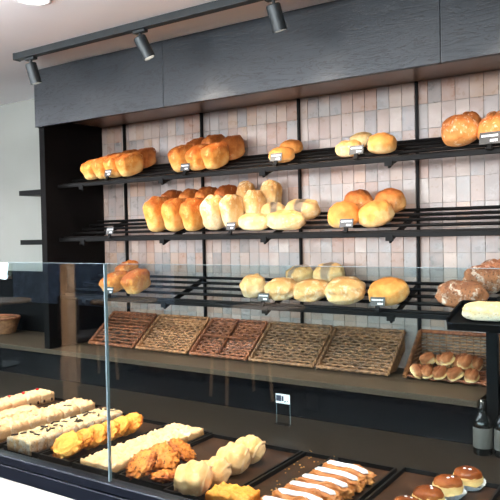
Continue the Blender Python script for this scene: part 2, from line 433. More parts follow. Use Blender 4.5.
# ------------------------------------------------------------------ wall unit round the bread shelves
u = empty('bread_wall_unit', 'tall black stained wood surround framing the bread shelves, with deep fascia board above', 'shelving unit', (XU0-.04, YF, 0))
def loc(bm): bm.transform(Matrix.Translation((-(XU0-.04), -YF, 0))); return bm
obj('side_panel', loc(BX(XU0-.04, XU0, YF-.0, YW-.008, .892, CZ-.002, bev=.002)), 'black', u)
o = obj('fascia_panel', loc(BX(XU0-.0405, -1.875, YF-.022, YF-.0005, 2.0, CZ-.003, bev=.0015)), 'stained', u)
obj('fascia_panel', loc(BX(-1.8742, -.6808, YF-.022, YF-.0005, 2.0, CZ-.003, bev=.0015)), 'stained', u)
obj('fascia_panel', loc(BX(-.680, XU1, YF-.022, YF-.0005, 2.0, CZ-.003, bev=.0015)), 'stained', u)
obj('soffit_board', loc(BX(XU0+.001, XU1, YF+.001, YW-.012, 2.045, 2.065)), 'soffit', u)
# uprights between the tile fields
DX = [-2.501, -1.984, -1.442, -.904, -.366, .172]
for i, x in enumerate(DX):
    o = obj('shelf_upright', BX(x-.0045, x+.0045, YW-.024, YW-.0085, .892, 2.043), 'metal')
    tag(o, ['slim black upright between tile fields, at the far left beside the side panel', 'slim black upright above the gap between the two leftmost wicker trays',
            'slim black upright behind the middle of the bread shelves', 'slim black upright behind the right half of the bread shelves',
            'slim black upright beyond the right end of the visible shelves', 'slim black upright farthest right, outside the photo'][i],
        'shelf upright', 'uprights carrying the bread shelves')
# bread shelves: five sloping rods, price rail, brackets
T = .36; ZS = {1: 1.722, 2: 1.451, 3: 1.161}
names = {1: 'top', 2: 'middle', 3: 'bottom'}
for r in (1, 2, 3):
    s = empty('bread_shelf', '%s sloping black rod shelf of the bread wall' % names[r], 'shelf', (XU0, 2.30, ZS[r]), group='rod shelves on the tiled wall')
    x1 = .5 - XU0
    for dy in (0.012, .075, .135, .19, .245):
        obj('rod', tube(bmesh.new(), [(.0, dy, dy*T-.007), (x1, dy, dy*T-.007)], .0068, 10), 'metal', s, smooth=False)
    obj('price_rail', BX(0, x1, -.024, -.012, -.022, -.004, bev=.002), 'metal', s)
    for x in DX:
        bx = x - XU0; bm = bmesh.new(); t = .004
        P = [(-.026, -.014), (-.018, -.044), (.02, -.026), (.268, .268*T-.042), (.268, .268*T-.016), (.0, -.016)]
        A = [bm.verts.new((bx-t, y, z)) for y, z in P]; B = [bm.verts.new((bx+t, y, z)) for y, z in P]
        bm.faces.new(A); bm.faces.new(B[::-1])
        for i in range(len(P)): bm.faces.new((A[i], A[(i+1) % 6], B[(i+1) % 6], B[i]))
        box(bm, bx-.014, bx+.014, -.028, -.02, -.036, -.014)
        obj('bracket', bm, 'metal', s)

# ------------------------------------------------------------------ breads
prm = dict(tin=dict(ex=.5, ez=.58, flat=.45, amp=.035, shape=tin_shape), floury=dict(ex=.62, ez=.7, flat=.5, amp=.05, shape=tin_shape),
           bun=dict(ex=.85, ez=.8, flat=.36, amp=.035), palebun=dict(ex=.8, ez=.75, flat=.4, amp=.05, shape=score_shape),
           flour=dict(ex=.85, ez=.75, flat=.42, amp=.06), rustic=dict(ex=1., ez=.9, flat=.42, amp=.04, shape=score_shape),
           seeded=dict(ex=.95, ez=.85, flat=.42, amp=.05, shape=score_shape))
cat = dict(tin='loaf', floury='loaf', bun='bread roll', palebun='bread roll', flour='bread roll', rustic='loaf', seeded='loaf')
nm = dict(tin='tin_loaf', floury='floury_loaf', bun='golden_cob', palebun='flat_roll', flour='floury_cob', rustic='sourdough_loaf', seeded='seeded_loaf')
FIX = {30: (-1.662, 2.37, .070, .12), 31: (-1.592, 2.445, .085, .10), 32: (-1.70, 2.54, .075, .085), 33: (-1.575, 2.545, .088, .085),
       34: (-1.535, 2.352, .130, .100), 35: (-1.380, 2.352, .152, .105), 36: (-1.500, 2.453, .105, .088), 37: (-1.362, 2.468, .142, .112),
       38: (-1.129, 2.365, .117, .122), 39: (-.990, 2.365, .123, .128), 40: (-1.122, 2.505, .118, .110), 41: (-.990, 2.505, .118, .110),
       25: (-1.758, 2.365, .108, .145), 52: (-.675, 2.355, .168, .108), 53: (-.628, 2.467, .138, .105), 54: (-.600, 2.556, .13, .066), 20: (-.585, 2.5, .08, .09)}
for i, (k, r, x, y, z, w, l, h, lab) in enumerate(BREADS):
    rr = random.Random(i)
    if i in FIX: x, y, w, l = FIX[i]; z = ZS[r]+(y-2.30)*T
    if k in ('tin', 'floury'): h = max(h*1.04, .085)
    elif k in ('flour', 'bun', 'seeded'): h *= 1.12; x += .008
    if k == 'tin': x += .022
    if k == 'floury': x += .015; w *= .96
    o = obj(nm[k], blob(w*(1.0 if k == 'tin' else 1.04), l, h*1.02, seed=i, **prm[k]), 'striped' if 'grey' in lab else ('browned' if 'brown' in lab and k in ('tin', 'bun') and 'golden' not in lab and 'orange' not in lab else k), smooth=True)
    o.location = (x, y, z + .001)
    tilt = math.atan(T)
    rz = {'tin': rr.uniform(-.12, .05), 'floury': rr.uniform(-.2, .1), 'seeded': .0}.get(k, rr.uniform(-.5, .5))
    lean = rr.uniform(-.06, .06)
    if k == 'floury': lean = rr.uniform(.03, .12)
    if k == 'tin' and h > .12: lean = .05
    o.rotation_euler = (tilt*(.8 if h > .12 else 1.), lean, rz)
    tag(o, lab, cat[k], 'breads on the %s shelf' % names[r])

# ------------------------------------------------------------------ price tags on the rails
TAGS = [(1, -2.311, 1.754, 'small price tag under the leftmost loaves of the top shelf', 0), (1, -1.839, 1.748, 'price tag under the second batch on the top shelf', 0),
        (1, -1.373, 1.754, 'price tag in front of the twin rolls, middle of the top shelf', 1), (1, -1.026, 1.754, 'price tag in front of the three rolls on the top shelf', 1),
        (1, -.548, 1.752, 'price tag at the right end of the top shelf below the sourdough', 2), (2, -2.307, 1.478, 'price tag alone at the bare left end of the middle shelf', 0),
        (2, -1.601, 1.484, 'price tag at the centre of the middle shelf', 0), (2, -1.071, 1.484, 'price tag before the orange cobs of the middle shelf', 1),
        (3, -2.316, 1.192, 'price tag on the bottom shelf behind the glass joint', 0), (3, -1.446, 1.192, 'price tag in front of the floury cobs on the bottom shelf', 1),
        (3, -.951, 1.194, 'price tag in front of the single golden cob on the bottom shelf', 1)]
for r, x, z, lab, kind in TAGS:
    w, h = (.046, .034) if kind == 0 else ((.056, .034) if kind == 1 else (.07, .042))
    t = empty('price_tag', 'black '+lab, 'price tag', (x, 2.27, z), (R(-14), 0, R(rnd := random.uniform(-6, 6))), 'price tags on the shelf rails')
    obj('tag_card', BX(-w/2, w/2, 0, .002, -h/2, h/2, bev=.0006), 'tagcard', t)
    bm = bmesh.new()
    rr = random.Random(int(x*-1000))
    xx = -w*.4
    while xx < w*.38:       # the illegible product line
        q = rr.uniform(.002, .005); box(bm, xx, min(xx+q, w*.42), -.0008, .0002, h*.1, h*.27); xx += q+.0012
    xx = w*.02
    while xx < w*.34:
        q = .0035; box(bm, xx, xx+q, -.0008, .0002, -h*.32, -h*.12); xx += q+.0016
    obj('tag_print', bm, 'white', t)
    obj('tag_clip', box(BX(-.008, .008, -.001, .006, -h/2-.016, -h/2+.002, bev=.001), -.01, .01, -.006, .004, -h/2-.02, -h/2-.012), 'metal', t)

# ------------------------------------------------------------------ ledge, riser, cabinet end
LX0, LX1 = -4.6, -.579
lg = empty('back_counter', 'long dark back counter whose brown-grey ledge carries the wicker trays', 'counter', (LX1, YF, 0))
def L(bm): bm.transform(Matrix.Translation((-LX1, -YF, 0))); return bm
obj('ledge_top', L(BX(LX0, LX1, YF, YW-.008 , .868, .890, bev=.002)), 'ledge', lg)
obj('edge_strip', L(BX(LX0, LX1+.001, YF-.003, YF-.0003, .884, .8905)), 'ledge', lg)
obj('riser_panel', L(BX(LX0, LX1-.004, YF+.015, YF+.035, .0, .866)), 'blackgloss', lg)
obj('end_panel', L(BX(LX1-.03, LX1-.002, YF+.036, YW-.008, 0, .866)), 'blackgloss', lg)
# dark cabinet right of the ledge
cb = empty('end_cabinet', 'black cabinet closing the right end of the bread wall above the bottles', 'cabinet', (-.56, 2.3, 0))
def Cc(bm): bm.transform(Matrix.Translation((.56, -2.3, 0))); return bm
obj('body', Cc(BX(-.556, .55, 2.285, 2.568, 0, .935, bev=.003)), 'blackgloss', cb)
obj('post', Cc(BX(-.560, -.522, 2.238, 2.260, .0, 1.150, bev=.002)), 'metal', cb)
# dark splash panel behind the counter, left of the unit
sp_ = struct('trim_2', BX(-8.5, XU0-.042, 2.60, 2.619, 0, 1.25), 'black')
# floating shelves on the side of the unit
for z, lab in ((1.708, 'upper short black floating shelf on the grey wall left of the bread unit'), (1.426, 'lower short black floating shelf on the grey wall left of the bread unit')):
    o = obj('floating_shelf', BX(-3.21, XU0-.042, 2.45, 2.619, z-.014, z+.014, bev=.001), 'metal'); tag(o, lab, 'shelf', 'floating shelves beside the unit')

# ------------------------------------------------------------------ wicker trays on the ledge
def weave(bm, w, d, Mx, pitch=.011, rib=.02, r=.0042, gap=None):
    nr = max(2, round(w/rib)); ny = max(2, round(d/pitch))
    for j in range(ny):
        y = (j+.5)*d/ny; pts = []
        for i in range(nr*2+1):
            x = i*w/(nr*2); s = math.sin(PI*i/2 + (PI if j % 2 else 0))
            jit = random.uniform(-.0012, .0012)
            pts.append(Mx @ Vector((x, y+jit, s*.0035)))
        tube(bm, pts, r*random.uniform(.85, 1.1), 5, False)
    for i in range(nr+1):
        x = i*w/nr
        tube(bm, [Mx @ Vector((x, 0, 0)), Mx @ Vector((x, d, 0))], .003, 5, False)
def frame_mat(o, ax, ay):
    ax = Vector(ax).normalized(); ay = Vector(ay).normalized(); az = ax.cross(ay).normalized()
    m = Matrix((ax, ay, az)).transposed().to_4x4(); m.translation = Vector(o); return m
SIDE = [(0, 0), (.182, .145), (.19, .066), (.09, 0)]       # y,z profile of a wedge tray
SL = math.hypot(.182, .145); UY, UZ = .182/SL, .145/SL; NY, NZ = -UZ, UY
def tri_weave(bm, x):
    # side wall: strands parallel to the slope, shortened to the wedge profile
    for k in range(8):
        t = k/7.6
        a = Vector((x, .008+(.09-.008)*t, .004)); b = Vector((x, .182+.006*t, .143-.074*t))
        n = 9; pts = [a.lerp(b, i/n)+Vector((.0028*math.sin(PI*i+PI*k), 0, 0)) for i in range(n+1)]
        tube(bm, pts, .0046, 5, False)
    for i in range(8):
        t = (i+.5)/8
        a = Vector((x, .182*t, .145*t)); b = Vector((x, .09+.1*t, .066*t))
        tube(bm, [a, b], .0034, 5, False)
def wicker_tray(w, mat, slats=False, divider=False):
    parts = []
    bm = bmesh.new(); Mx = frame_mat((.006, -NY*.0 + .012*UY - NY*.010+.0, .012*UZ - NZ*.010+.0), (1, 0, 0), (0, UY, UZ))
    weave(bm, w-.012, SL-.02, Mx, pitch=.021 if slats else .0155, rib=.045 if slats else .0235, r=.0065 if slats else .0058)
    parts.append(('woven_base', bm, mat))
    for x in (.004, w-.004):
        bm = bmesh.new(); tri_weave(bm, x)
        parts.append(('side_wall', bm, mat))
    bm = bmesh.new()
    Mb = frame_mat((.004, .188, .068), (1, 0, 0), (0, -.09, 1)); weave(bm, w-.008, .072, Mb, .012, .03)
    parts.append(('back_wall', bm, mat))
    bm = bmesh.new(); r = .0085
    c = [(0, 0, .006), (w, 0, .006), (w, .182, .145), (0, .182, .145)]
    for i in range(4):
        a, b = Vector(c[i]), Vector(c[(i+1) % 4]); n = 24
        for s in (0, PI):
            d = (b-a).normalized(); q = d.cross(Vector((0, -UZ, UY))).normalized(); up = Vector((0, -UZ, UY))
            pts = [a.lerp(b, j/n) + q*math.cos(j*1.3+s)*.0035 + up*math.sin(j*1.3+s)*.0035 for j in range(n+1)]
            tube(bm, pts, .005, 6, True)
    parts.append(('rim', bm, mat))
    if divider:
        bm = bmesh.new()
        tube(bm, [(w*.5, .012, .016), (w*.5, .178, .146)], .006, 6)
        tube(bm, [(.01, .09, .080), (w-.01, .09, .080)], .006, 6)
        parts.append(('divider', bm, 'wickA'))
    return parts
WT = [(-2.600, 'wickA', True, False, 'leftmost wicker tray, orange slats, partly behind the glass joint'),
      (-2.268, 'wickB', False, False, 'plain tan wicker tray with a thick dark right rim, second from left'),
      (-1.932, 'wickA', False, True, 'red-brown wicker tray split by a cross divider, third from left'),
      (-1.600, 'wickC', False, False, 'greyish wicker tray directly behind the small white card, fourth from left'),
      (-1.270, 'wickC', False, False, 'wicker tray with its woven right side showing, beside the basket of rolls')]
for x, mt, sl, dv, lab in WT:
    t = empty('wicker_tray', lab, 'wicker tray', (x, 2.392, .897), group='empty wicker trays on the back ledge')
    w = .306 if x > -1.3 else .311
    if x < -2.5: w = .303 
    for n_, bm, m_ in wicker_tray(w, mt, sl, dv): obj(n_, bm, m_, t, smooth=True, recalc=False)
# basket of rolls (right)
t = empty('wicker_basket', 'deep wicker basket holding small split rolls at the right end of the ledge', 'basket', (-.900, 2.392, .897))
bm = bmesh.new(); weave(bm, .315, .175, frame_mat((0, .004, .0045), (1, 0, 0), (0, 1, .06)), .013, .03); obj('woven_base', bm, 'wickA', t, smooth=True, recalc=False)
bm = bmesh.new(); weave(bm, .315, .15, frame_mat((0, .184, .004), (1, 0, 0), (0, .02, 1)), .0125, .026); obj('back_wall', bm, 'wickC', t, smooth=True, recalc=False)
for xx in (.002, .313):
    bm = bmesh.new()
    for k in range(10):
        f = k/10; z = .006+.14*f; y0 = .182*(z/.15); tube(bm, [(xx, y0, z), (xx, (y0+.18)/2, z), (xx, .184, z)], .0055, 5)
    for k in range(7):
        y = .03+.025*k; tube(bm, [(xx, y, .004), (xx, y, min(.145, y/.182*.15))], .0035, 5)
    tube(bm, [(xx, 0, .004), (xx, .182, .150)], .0095, 8)
    obj('side_wall', bm, 'wickB', t, smooth=True, recalc=False)
bm = tube(bmesh.new(), [(0, .186, .152), (.315, .186, .152)], .008, 8); obj('rim', bm, 'wickA', t, smooth=True)
RL = [(-.862, 2.418, 0, 'leftmost'), (-.815, 2.425, 0, 'second from left'), (-.765, 2.420, 0, 'front middle'), (-.712, 2.425, 0, 'front right of centre'), (-.655, 2.420, 0, 'front right corner'),
      (-.835, 2.485, 1, 'back left'), (-.780, 2.490, 1, 'back, left of centre'), (-.722, 2.488, 1, 'back, right of centre'), (-.664, 2.487, 1, 'back right corner'),
      (-.75, 2.455, 2, 'topmost in the middle'), (-.69, 2.455, 2, 'topmost on the right')]
def roll_shape(p, w, l, h):
    if p.z > h*.5: p.z -= h*.2*math.exp(-(p.x/(w*.08))**2)
    return p
for i, (x, y, lv, lab) in enumerate(RL):
    o = empty('split_roll', 'small brown split roll in the wicker basket, '+lab, 'bread roll', (x, y, .908+(.004, .036, .050)[lv]), (R(random.uniform(10, 40)), R(random.uniform(-25, 25)), R(random.uniform(-70, 70))), 'split rolls in the basket')
    obj('crust', blob(.048, .060, .038, seed=i+90, amp=.05, flat=.45, shape=roll_shape, U=28, V=18), 'split', o, smooth=True)
    obj('pale_cut', blob(.051, .063, .018, seed=i+90, amp=.03, flat=.5, U=24, V=10), 'palebun', o, smooth=True, loc=(0, 0, -.003))

# ------------------------------------------------------------------ sloped black tray at the right with a dusted loaf
t = empty('sloped_display_tray', 'black sloped display tray in front of the bottom shelf at the right edge', 'display tray', (-.645, 2.1, 1.132), (R(13), 0, 0))
obj('tray_base', BX(0, .62, 0, .17, 0, .026, bev=.002), 'metal', t)
obj('tray_lip', box(BX(0, .006, 0, .17, .026, .042), .006, .62, .164, .17, .026, .045), 'metal', t)
obj('support_arm', BX(.088, .120, .12, .17, -.012, -.0005), 'metal', t)
o = obj('dusted_loaf', blob(.155, .085, .047, ex=.6, ez=.55, flat=.45, amp=.03, seed=55), 'whiteloaf', smooth=True, loc=(-.528, 2.148, 1.1705), rot=(R(13), 0, 0))
tag(o, 'pale flour-dusted oblong loaf lying on the black sloped tray at the right edge', 'loaf')
o = empty('tongs_holder', 'small black upright holder on the sloped tray at the right edge', 'holder', (-.500, 2.220, 1.1875))
obj('cup', lathe([(0, 0), (.016, 0), (.018, .045), (.0165, .045), (.015, .004), (0, .004)], 16), 'metal', o, smooth=True)

# ------------------------------------------------------------------ bottles
for i, (x, y) in enumerate(((-.548, 2.14), (-.484, 2.145), (-.418, 2.15))):
    o = empty('wine_bottle', ['dark bottle with pale label, nearest the ledge end at lower right', 'dark bottle with pale label, second from the ledge end', 'dark bottle with pale label, cut off by the right edge'][i], 'bottle', (x, y, .7405), group='bottles by the ledge end')
    obj('bottle_body', lathe([(0, 0), (.027, 0), (.029, .003), (.029, .095), (.026, .110), (.016, .126), (.0105, .138), (.010, .172), (0, .172)], 24), 'bottle', o, smooth=True)
    obj('bottle_label', lathe([(.0293, .022), (.0296, .023), (.0296, .085), (.0293, .086)], 24), 'label', o, smooth=True)

# ------------------------------------------------------------------ display case
GY = 1.2
dc = empty('display_case', 'glass-fronted pastry counter with dark rail and white veined front', 'display case', (-1.244, GY, 0))
def D(bm): bm.transform(Matrix.Translation((1.244, -GY, 0))); return bm
obj('deck', D(BX(-4.6, 1.2, GY+.03, YF+.012, .70, .74)), 'deck', dc)
obj('front_panel', D(BX(-4.6, 1.2, GY-.012, GY+.012, .08, .755)), 'marble', dc)
obj('base_body', D(BX(-4.55, 1.15, GY+.03, GY+.8, .0, .69)), 'black', dc)
obj('lower_rail', D(BX(-4.6, 1.2, GY-.016, GY+.029, .756, .795, bev=.002)), 'rail', dc)
obj('upper_rail', D(BX(-4.6, 1.2, GY-.010, GY+.024, .796, .820, bev=.003)), 'rail', dc)
for a, b in ((-4.6, -1.2475), (-1.2405, 1.2)):
    g = obj('glass_pane', D(BX(a, b, GY, GY+.008, .812, 1.381)), 'glass', dc)
    obj('pane_top_edge', D(BX(a, b, GY, GY+.008, 1.3812, 1.3820)), 'edge', g)
obj('glass_joint', D(BX(-1.2458, -1.2422, GY+.0, GY+.009, .821, 1.381)), 'edge', dc)

def rest(o, z):
    bpy.context.view_layer.update()
    lo = 9.
    for q in [o]+list(o.children):
        if q.type == 'MESH': lo = min(lo, min((q.matrix_world @ v.co).z for v in q.data.vertices))
    o.location.z += z - lo
# trays
TR = [(-2.44, -2.215, 1.38, 1.92, 'cake'), (-2.195, -1.945, 1.38, 1.92, 'cake'), (-1.925, -1.755, 1.38, 1.88, 'cake'), (-1.745, -1.60, 1.38, 1.86, 'flaky'),
      (-1.59, -1.40, 1.38, 1.85, 'puff'), (-1.392, -1.208, 1.38, 1.84, 'cookies'), (-1.202, -1.030, 1.36, 1.835, 'shells'), (-1.022, -.920, 1.36, 1.835, 'crumb'),
      (-.912, -.718, 1.36, 1.84, 'danish'), (-.705, -.425, 1.36, 1.86, 'buns')]
TL = ['tray under the cherry-topped cake bars at far left', 'tray under the cream crumb slices', 'tray under the chocolate shard slices', 'tray under the orange flaky pastries', 'tray under the long powdered puff slab',
      'tray with a bare brown base behind the orange cookies', 'tray under the pale shell pastries', 'narrow tray holding only crumbs, left of the iced danishes', 'tray under the white-iced danishes', 'mostly empty tray beside the glazed buns']
for (a, b, c, d, k), lab in zip(TR, TL):
    t = empty('pastry_tray', 'black '+lab, 'tray', (a, c, .7405), group='black trays in the display case')
    w, l = b-a, d-c
    bm = BX(0, w, 0, l, 0, .003)
    for q in ((0, w, 0, .006), (0, w, l-.006, l), (0, .006, .006, l-.006), (w-.006, w, .006, l-.006)): box(bm, q[0], q[1], q[2], q[3], .003, .016)
    obj('tray_body', bm, 'tray', t)
    obj('tray_insert', BX(.010, w-.010, .010, l-.010, .0032, .0048), 'steel', t)
TZ = .7455
# crumbs lying in the crumb tray and on the deck
bm = bmesh.new(); rr = random.Random(3)
for i in range(26):
    x, y = (rr.uniform(-1.01, -.93), rr.uniform(1.47, 1.82)); s = rr.uniform(.001, .0024); box(bm, x-s, x+s, y-s, y+s*1.2, TZ+.0002, TZ+s*1.2)
for i in range(26):
    x, y = (rr.uniform(-1.2, -.7), rr.uniform(1.835, 1.9)); s = rr.uniform(.001, .002); z0 = .757 if y < 1.838 else .7405; box(bm, x-s, x+s, y-s, y+s, z0, z0+s)
o = obj('pastry_crumbs', bm, 'crumb'); tag(o, 'golden pastry crumbs scattered in the narrow tray and along tray edges', 'crumbs'); o['kind'] = 'stuff'

# slices of cake ----------------------------------------------------
def slab(w, l, h, seed, amp=.004, n=14, bulge=.15):
    """a cut slice with straight sides and a rough uneven top"""
    bm = bmesh.new(); nx, ny = n, n; G = []
    for lv in range(4):
        z = h*lv/3*.86; gr = []
        for j in range(ny+1):
            for i in range(nx+1):
                x = (i/nx-.5)*w; y = (j/ny-.5)*l
                gr.append((x, y))
        G.append(z)
    top = []
    off = Vector((seed*2.3, seed, 0))
    for j in range(ny+1):
        row = []
        for i in range(nx+1):
            x = (i/nx-.5)*w; y = (j/ny-.5)*l
            e = min(i, nx-i, j, ny-j)/n
            k = 1 + (noise.noise(Vector((x*40, y*40, seed)))*.04 if e == 0 else 0)
            z = h*(.86+.14*sm(e, 0, .16)) + noise.noise(Vector((x*90, y*90, 0))+off)*amp
            row.append(bm.verts.new((x*k, y*k, z)))
        top.append(row)
    for j in range(ny):
        for i in range(nx): bm.faces.new((top[j][i], top[j][i+1], top[j+1][i+1], top[j+1][i]))
    ring = [top[0][i] for i in range(nx+1)] + [top[j][nx] for j in range(1, ny+1)] + [top[ny][i] for i in range(nx-1, -1, -1)] + [top[j][0] for j in range(ny-1, 0, -1)]
    prev = ring
    for s in (.6, .3, 0):
        cur = []
        for v in ring:
            q = 1 + noise.noise(Vector((v.co.x*60, v.co.y*60, s*5+seed)))*.05
            cur.append(bm.verts.new((v.co.x*q, v.co.y*q, h*s)))
        for i in range(len(ring)): bm.faces.new((prev[i], prev[(i+1) % len(ring)], cur[(i+1) % len(ring)], cur[i]))
        prev = cur
    bm.faces.new(prev)
    return bm
ORD = ['front', 'second', 'third', 'fourth', 'fifth', 'sixth', 'seventh', 'eighth', 'ninth', 'tenth']
def row_of(n, x, y0, y1, fn):
    for i in range(n): fn(i, x, y0 + (y1-y0)*(i+.5)/n, (y1-y0)/n)
def cherry_slice(i, x, y, p):
    t = empty('cherry_slice', 'cream slice topped with a red cherry, %s one counted from the glass' % ORD[i], 'cake slice', (x, y, TZ), group='cherry cake slices at far left')
    obj('cake', slab(.10, p*.94, .046, i, .008, 18), 'cream', t, smooth=True)
    bm = bmesh.new()
    for s in (-.3, .25): box(bm, .0485, .052, p*s-.004, p*s+.004, .006, .018)
    obj('fruit_filling', bm, 'filling', t)
    obj('cherry', blob(.015, .015, .014, 1, 1, .5, .0, seed=1, U=14, V=10), 'cherry', t, smooth=True, loc=(-.02, 0, .042))
row_of(7, -2.335, 1.40, 1.90, cherry_slice)
def nut_slice(i, x, y, p):
    t = empty('crumb_slice', 'flat pale almond slice beside the cherry slices, %s one counted from the glass' % ORD[i], 'cake slice', (x, y, TZ), group='flat almond slices')
    obj('cake', slab(.085, p*.94, .026, i+20, .007, 18), 'cream', t, smooth=True)
    obj('fruit_filling', BX(-.044, .044, -p*.46, p*.46, .006, .009), 'filling', t)
row_of(5, -2.245, 1.38, 1.74, lambda i, x, y, p: nut_slice(i, x+.02, y, p))
def cream_slice(i, x, y, p):
    t = empty('cream_crumble_slice', 'thick cream crumble slice left of the chocolate shard slices, %s one counted from the glass' % ORD[i], 'cake slice', (x, y, TZ), group='cream crumble slices')
    obj('cake', slab(.115, p*.95, .046, i+40, .013, 20), 'cream', t, smooth=True)
    if i % 2 == 0: obj('chocolate_shard', BX(-.004, .03, -.004, .004, 0, .002), 'shard', t, loc=(.01, 0, .047), rot=(0, 0, .6))
row_of(6, -2.05, 1.38, 1.86, cream_slice)
def shard_slice(i, x, y, p):
    t = empty('chocolate_shard_slice', 'nutty sponge slice strewn with dark chocolate shards, %s one counted from the glass' % ORD[i], 'cake slice', (x, y, TZ), group='chocolate shard slices')
    obj('sponge', slab(.115, p*.94, .050, i+60, .008, 18), ['sponge'], t, smooth=True)
    rr = random.Random(i+5)
    for k in range(5):
        s = rr.uniform(.010, .018)
        obj('chocolate_shard', BX(-s/1.3, s/1.3, -.0024, .0024, 0, .004), 'shard', t, loc=(rr.uniform(-.04, .04), rr.uniform(-p*.35, p*.35), .0515), rot=(rr.uniform(-.2, .2), rr.uniform(-.2, .2), rr.uniform(0, 3)))
row_of(6, -1.84, 1.375, 1.80, shard_slice)
# orange flaky pastries standing in a leaning row
def flaky_shape(p, w, l, h):
    a = math.atan2(p.y, p.x); rr_ = math.hypot(p.x/(w/2), p.y/(l/2)); p.z += .0035*math.sin(rr_*17)*(p.z > h*.3); return p
for i in range(6):
    y = 1.44 + i*.055; x = -1.672 + .002*i
    o = obj('flaky_pastry', blob(.112, .096, .019, 1, .7, .5, .12, 3, seed=i+200, fine=.03, shape=flaky_shape), 'flaky', smooth=True, loc=(x, y, TZ+.012), rot=(R(38), R(-8), R(random.uniform(-20, 20))))
    rest(o, TZ+.0003)
    tag(o, 'round orange flaky pastry leaning in a row, %s one counted from the glass' % ORD[i], 'pastry', 'leaning orange flaky pastries')
# long powdered puff slabs
def puff(i, x, y, p):
    o = obj('puff_slice', slab(.135, p*.955, .028, i+80, .013, 20), 'puff', smooth=True, loc=(x, y, TZ), rot=(0, 0, R(random.uniform(-1, 1))))
    tag(o, 'powdered pale puff pastry slice, %s one counted from the glass in its long row' % ORD[i], 'pastry', 'powdered puff pastry slices')
row_of(5, -1.49, 1.385, 1.83, puff)
# orange fruit cookies
for i, (x, y, z, rx, ry, lab) in enumerate(((-1.333, 1.425, .012, 36, -10, 'orange fruit cookie nearest the glass joint, leaning on its neighbour'),
                                           (-1.326, 1.499, .014, 37, 8, 'orange fruit cookie in the middle of the leaning three'),
                                           (-1.318, 1.573, .014, 36, 10, 'orange fruit cookie at the back of the leaning three'),
                                           (-1.256, 1.43, .001, 3, 3, 'orange fruit cookie lying flat in front of the bare brown tray base'))):
    o = obj('fruit_cookie', blob((.094 if i < 3 else .076), (.094 if i < 3 else .08), .026, .9, .75, .4, .16, 4.5, seed=i+300, fine=.04), 'cookie', smooth=True, loc=(x, y, TZ+z), rot=(R(rx), R(ry), R(i*50)))
    rest(o, TZ+.0003)
    tag(o, lab, 'cookie', 'orange fruit cookies')
# shell pastries: ridged pale turnovers standing in a row
def shell_shape(p, w, l, h):
    a = p.x/(w/2); k = sm(p.z/h, .2, .9)
    p.z += h*.07*math.cos(a*9+p.y*30)*k; return p
for i, (x, y, s, rz, lab) in enumerate(((-1.125, 1.415, 1.08, 10, 'pale ridged shell pastry nearest the glass'), (-1.105, 1.490, .95, -8, 'pale shell pastry second from the glass, tucked behind the first'),
                                       (-1.125, 1.600, 1.05, 12, 'pale ridged shell pastry third from the glass'), (-1.125, 1.700, 1.0, -10, 'yellowish shell pastry at the back of the row'))):
    o = empty('shell_pastry', lab, 'pastry', (x, y, TZ+.010), (R(34), R(-6), R(rz)), 'pale shell pastries')
    obj('pastry_back', blob(.098*s, .088*s, .068*s, .9, .8, .38, .05, seed=i+400, shape=shell_shape, U=56, V=30), 'turnover', o, smooth=True)
    bm = bmesh.new()
    for k in range(5):
        a = (k-2)*.017*s
        pts = [(a*1.1, -.036*s+j*.018*s, (.058-.9*abs(j-2)**2*.0045-abs(k-2)*.006)*s) for j in range(5)]
        tube(bm, pts, [.004, .008, .0095, .008, .004], 8)
    obj('pastry_ridges', bm, 'turnover', o, smooth=True); rest(o, TZ+.0003)
# crumble bar at the bottom edge
o = obj('crumble_bar', slab(.125, .075, .034, 777, .012, 20), 'flaky', smooth=True, loc=(-1.0, 1.405, TZ+.001), rot=(0, 0, R(3)))
tag(o, 'golden crumble-topped bar at the very bottom of the photo below the shell pastries', 'pastry')
# iced danishes
def dan_shape(p, w, l, h):
    p.z += .003*math.sin(p.x*85)*(p.z > h*.3); p.y += .003*math.sin(p.x*45); return p
for i in range(6):
    y = 1.395 + i*.062; x = -.832+.004*i
    t = empty('iced_danish', 'glazed brown danish with a white icing stripe, %s one counted from the glass' % ORD[i], 'pastry', (x, y, TZ), (R(6), 0, R(random.uniform(-6, 4))), 'white-iced danishes')
    obj('pastry', blob(.165, .056, .040, .7, .7, .4, .09, 3, seed=i+500, fine=.02, shape=dan_shape, U=56), 'danish', t, smooth=True)
    bm = bmesh.new(); pts = []; n = 14
    for j in range(n+1):
        q = j/n-.5; pts.append((q*.14, .003*math.sin(q*.125*45)-.012*q, +.0425-.010*(2*q)**2))
    tube(bm, pts, [.002]+[.0105+.001*math.sin(j) for j in range(n-1)]+[.002], 10)
    for v in bm.verts: v.co.z = .0385+(v.co.z-.0385)*.55
    obj('icing_stripe', bm, 'icing', t, smooth=True); rest(t, TZ+.0003)
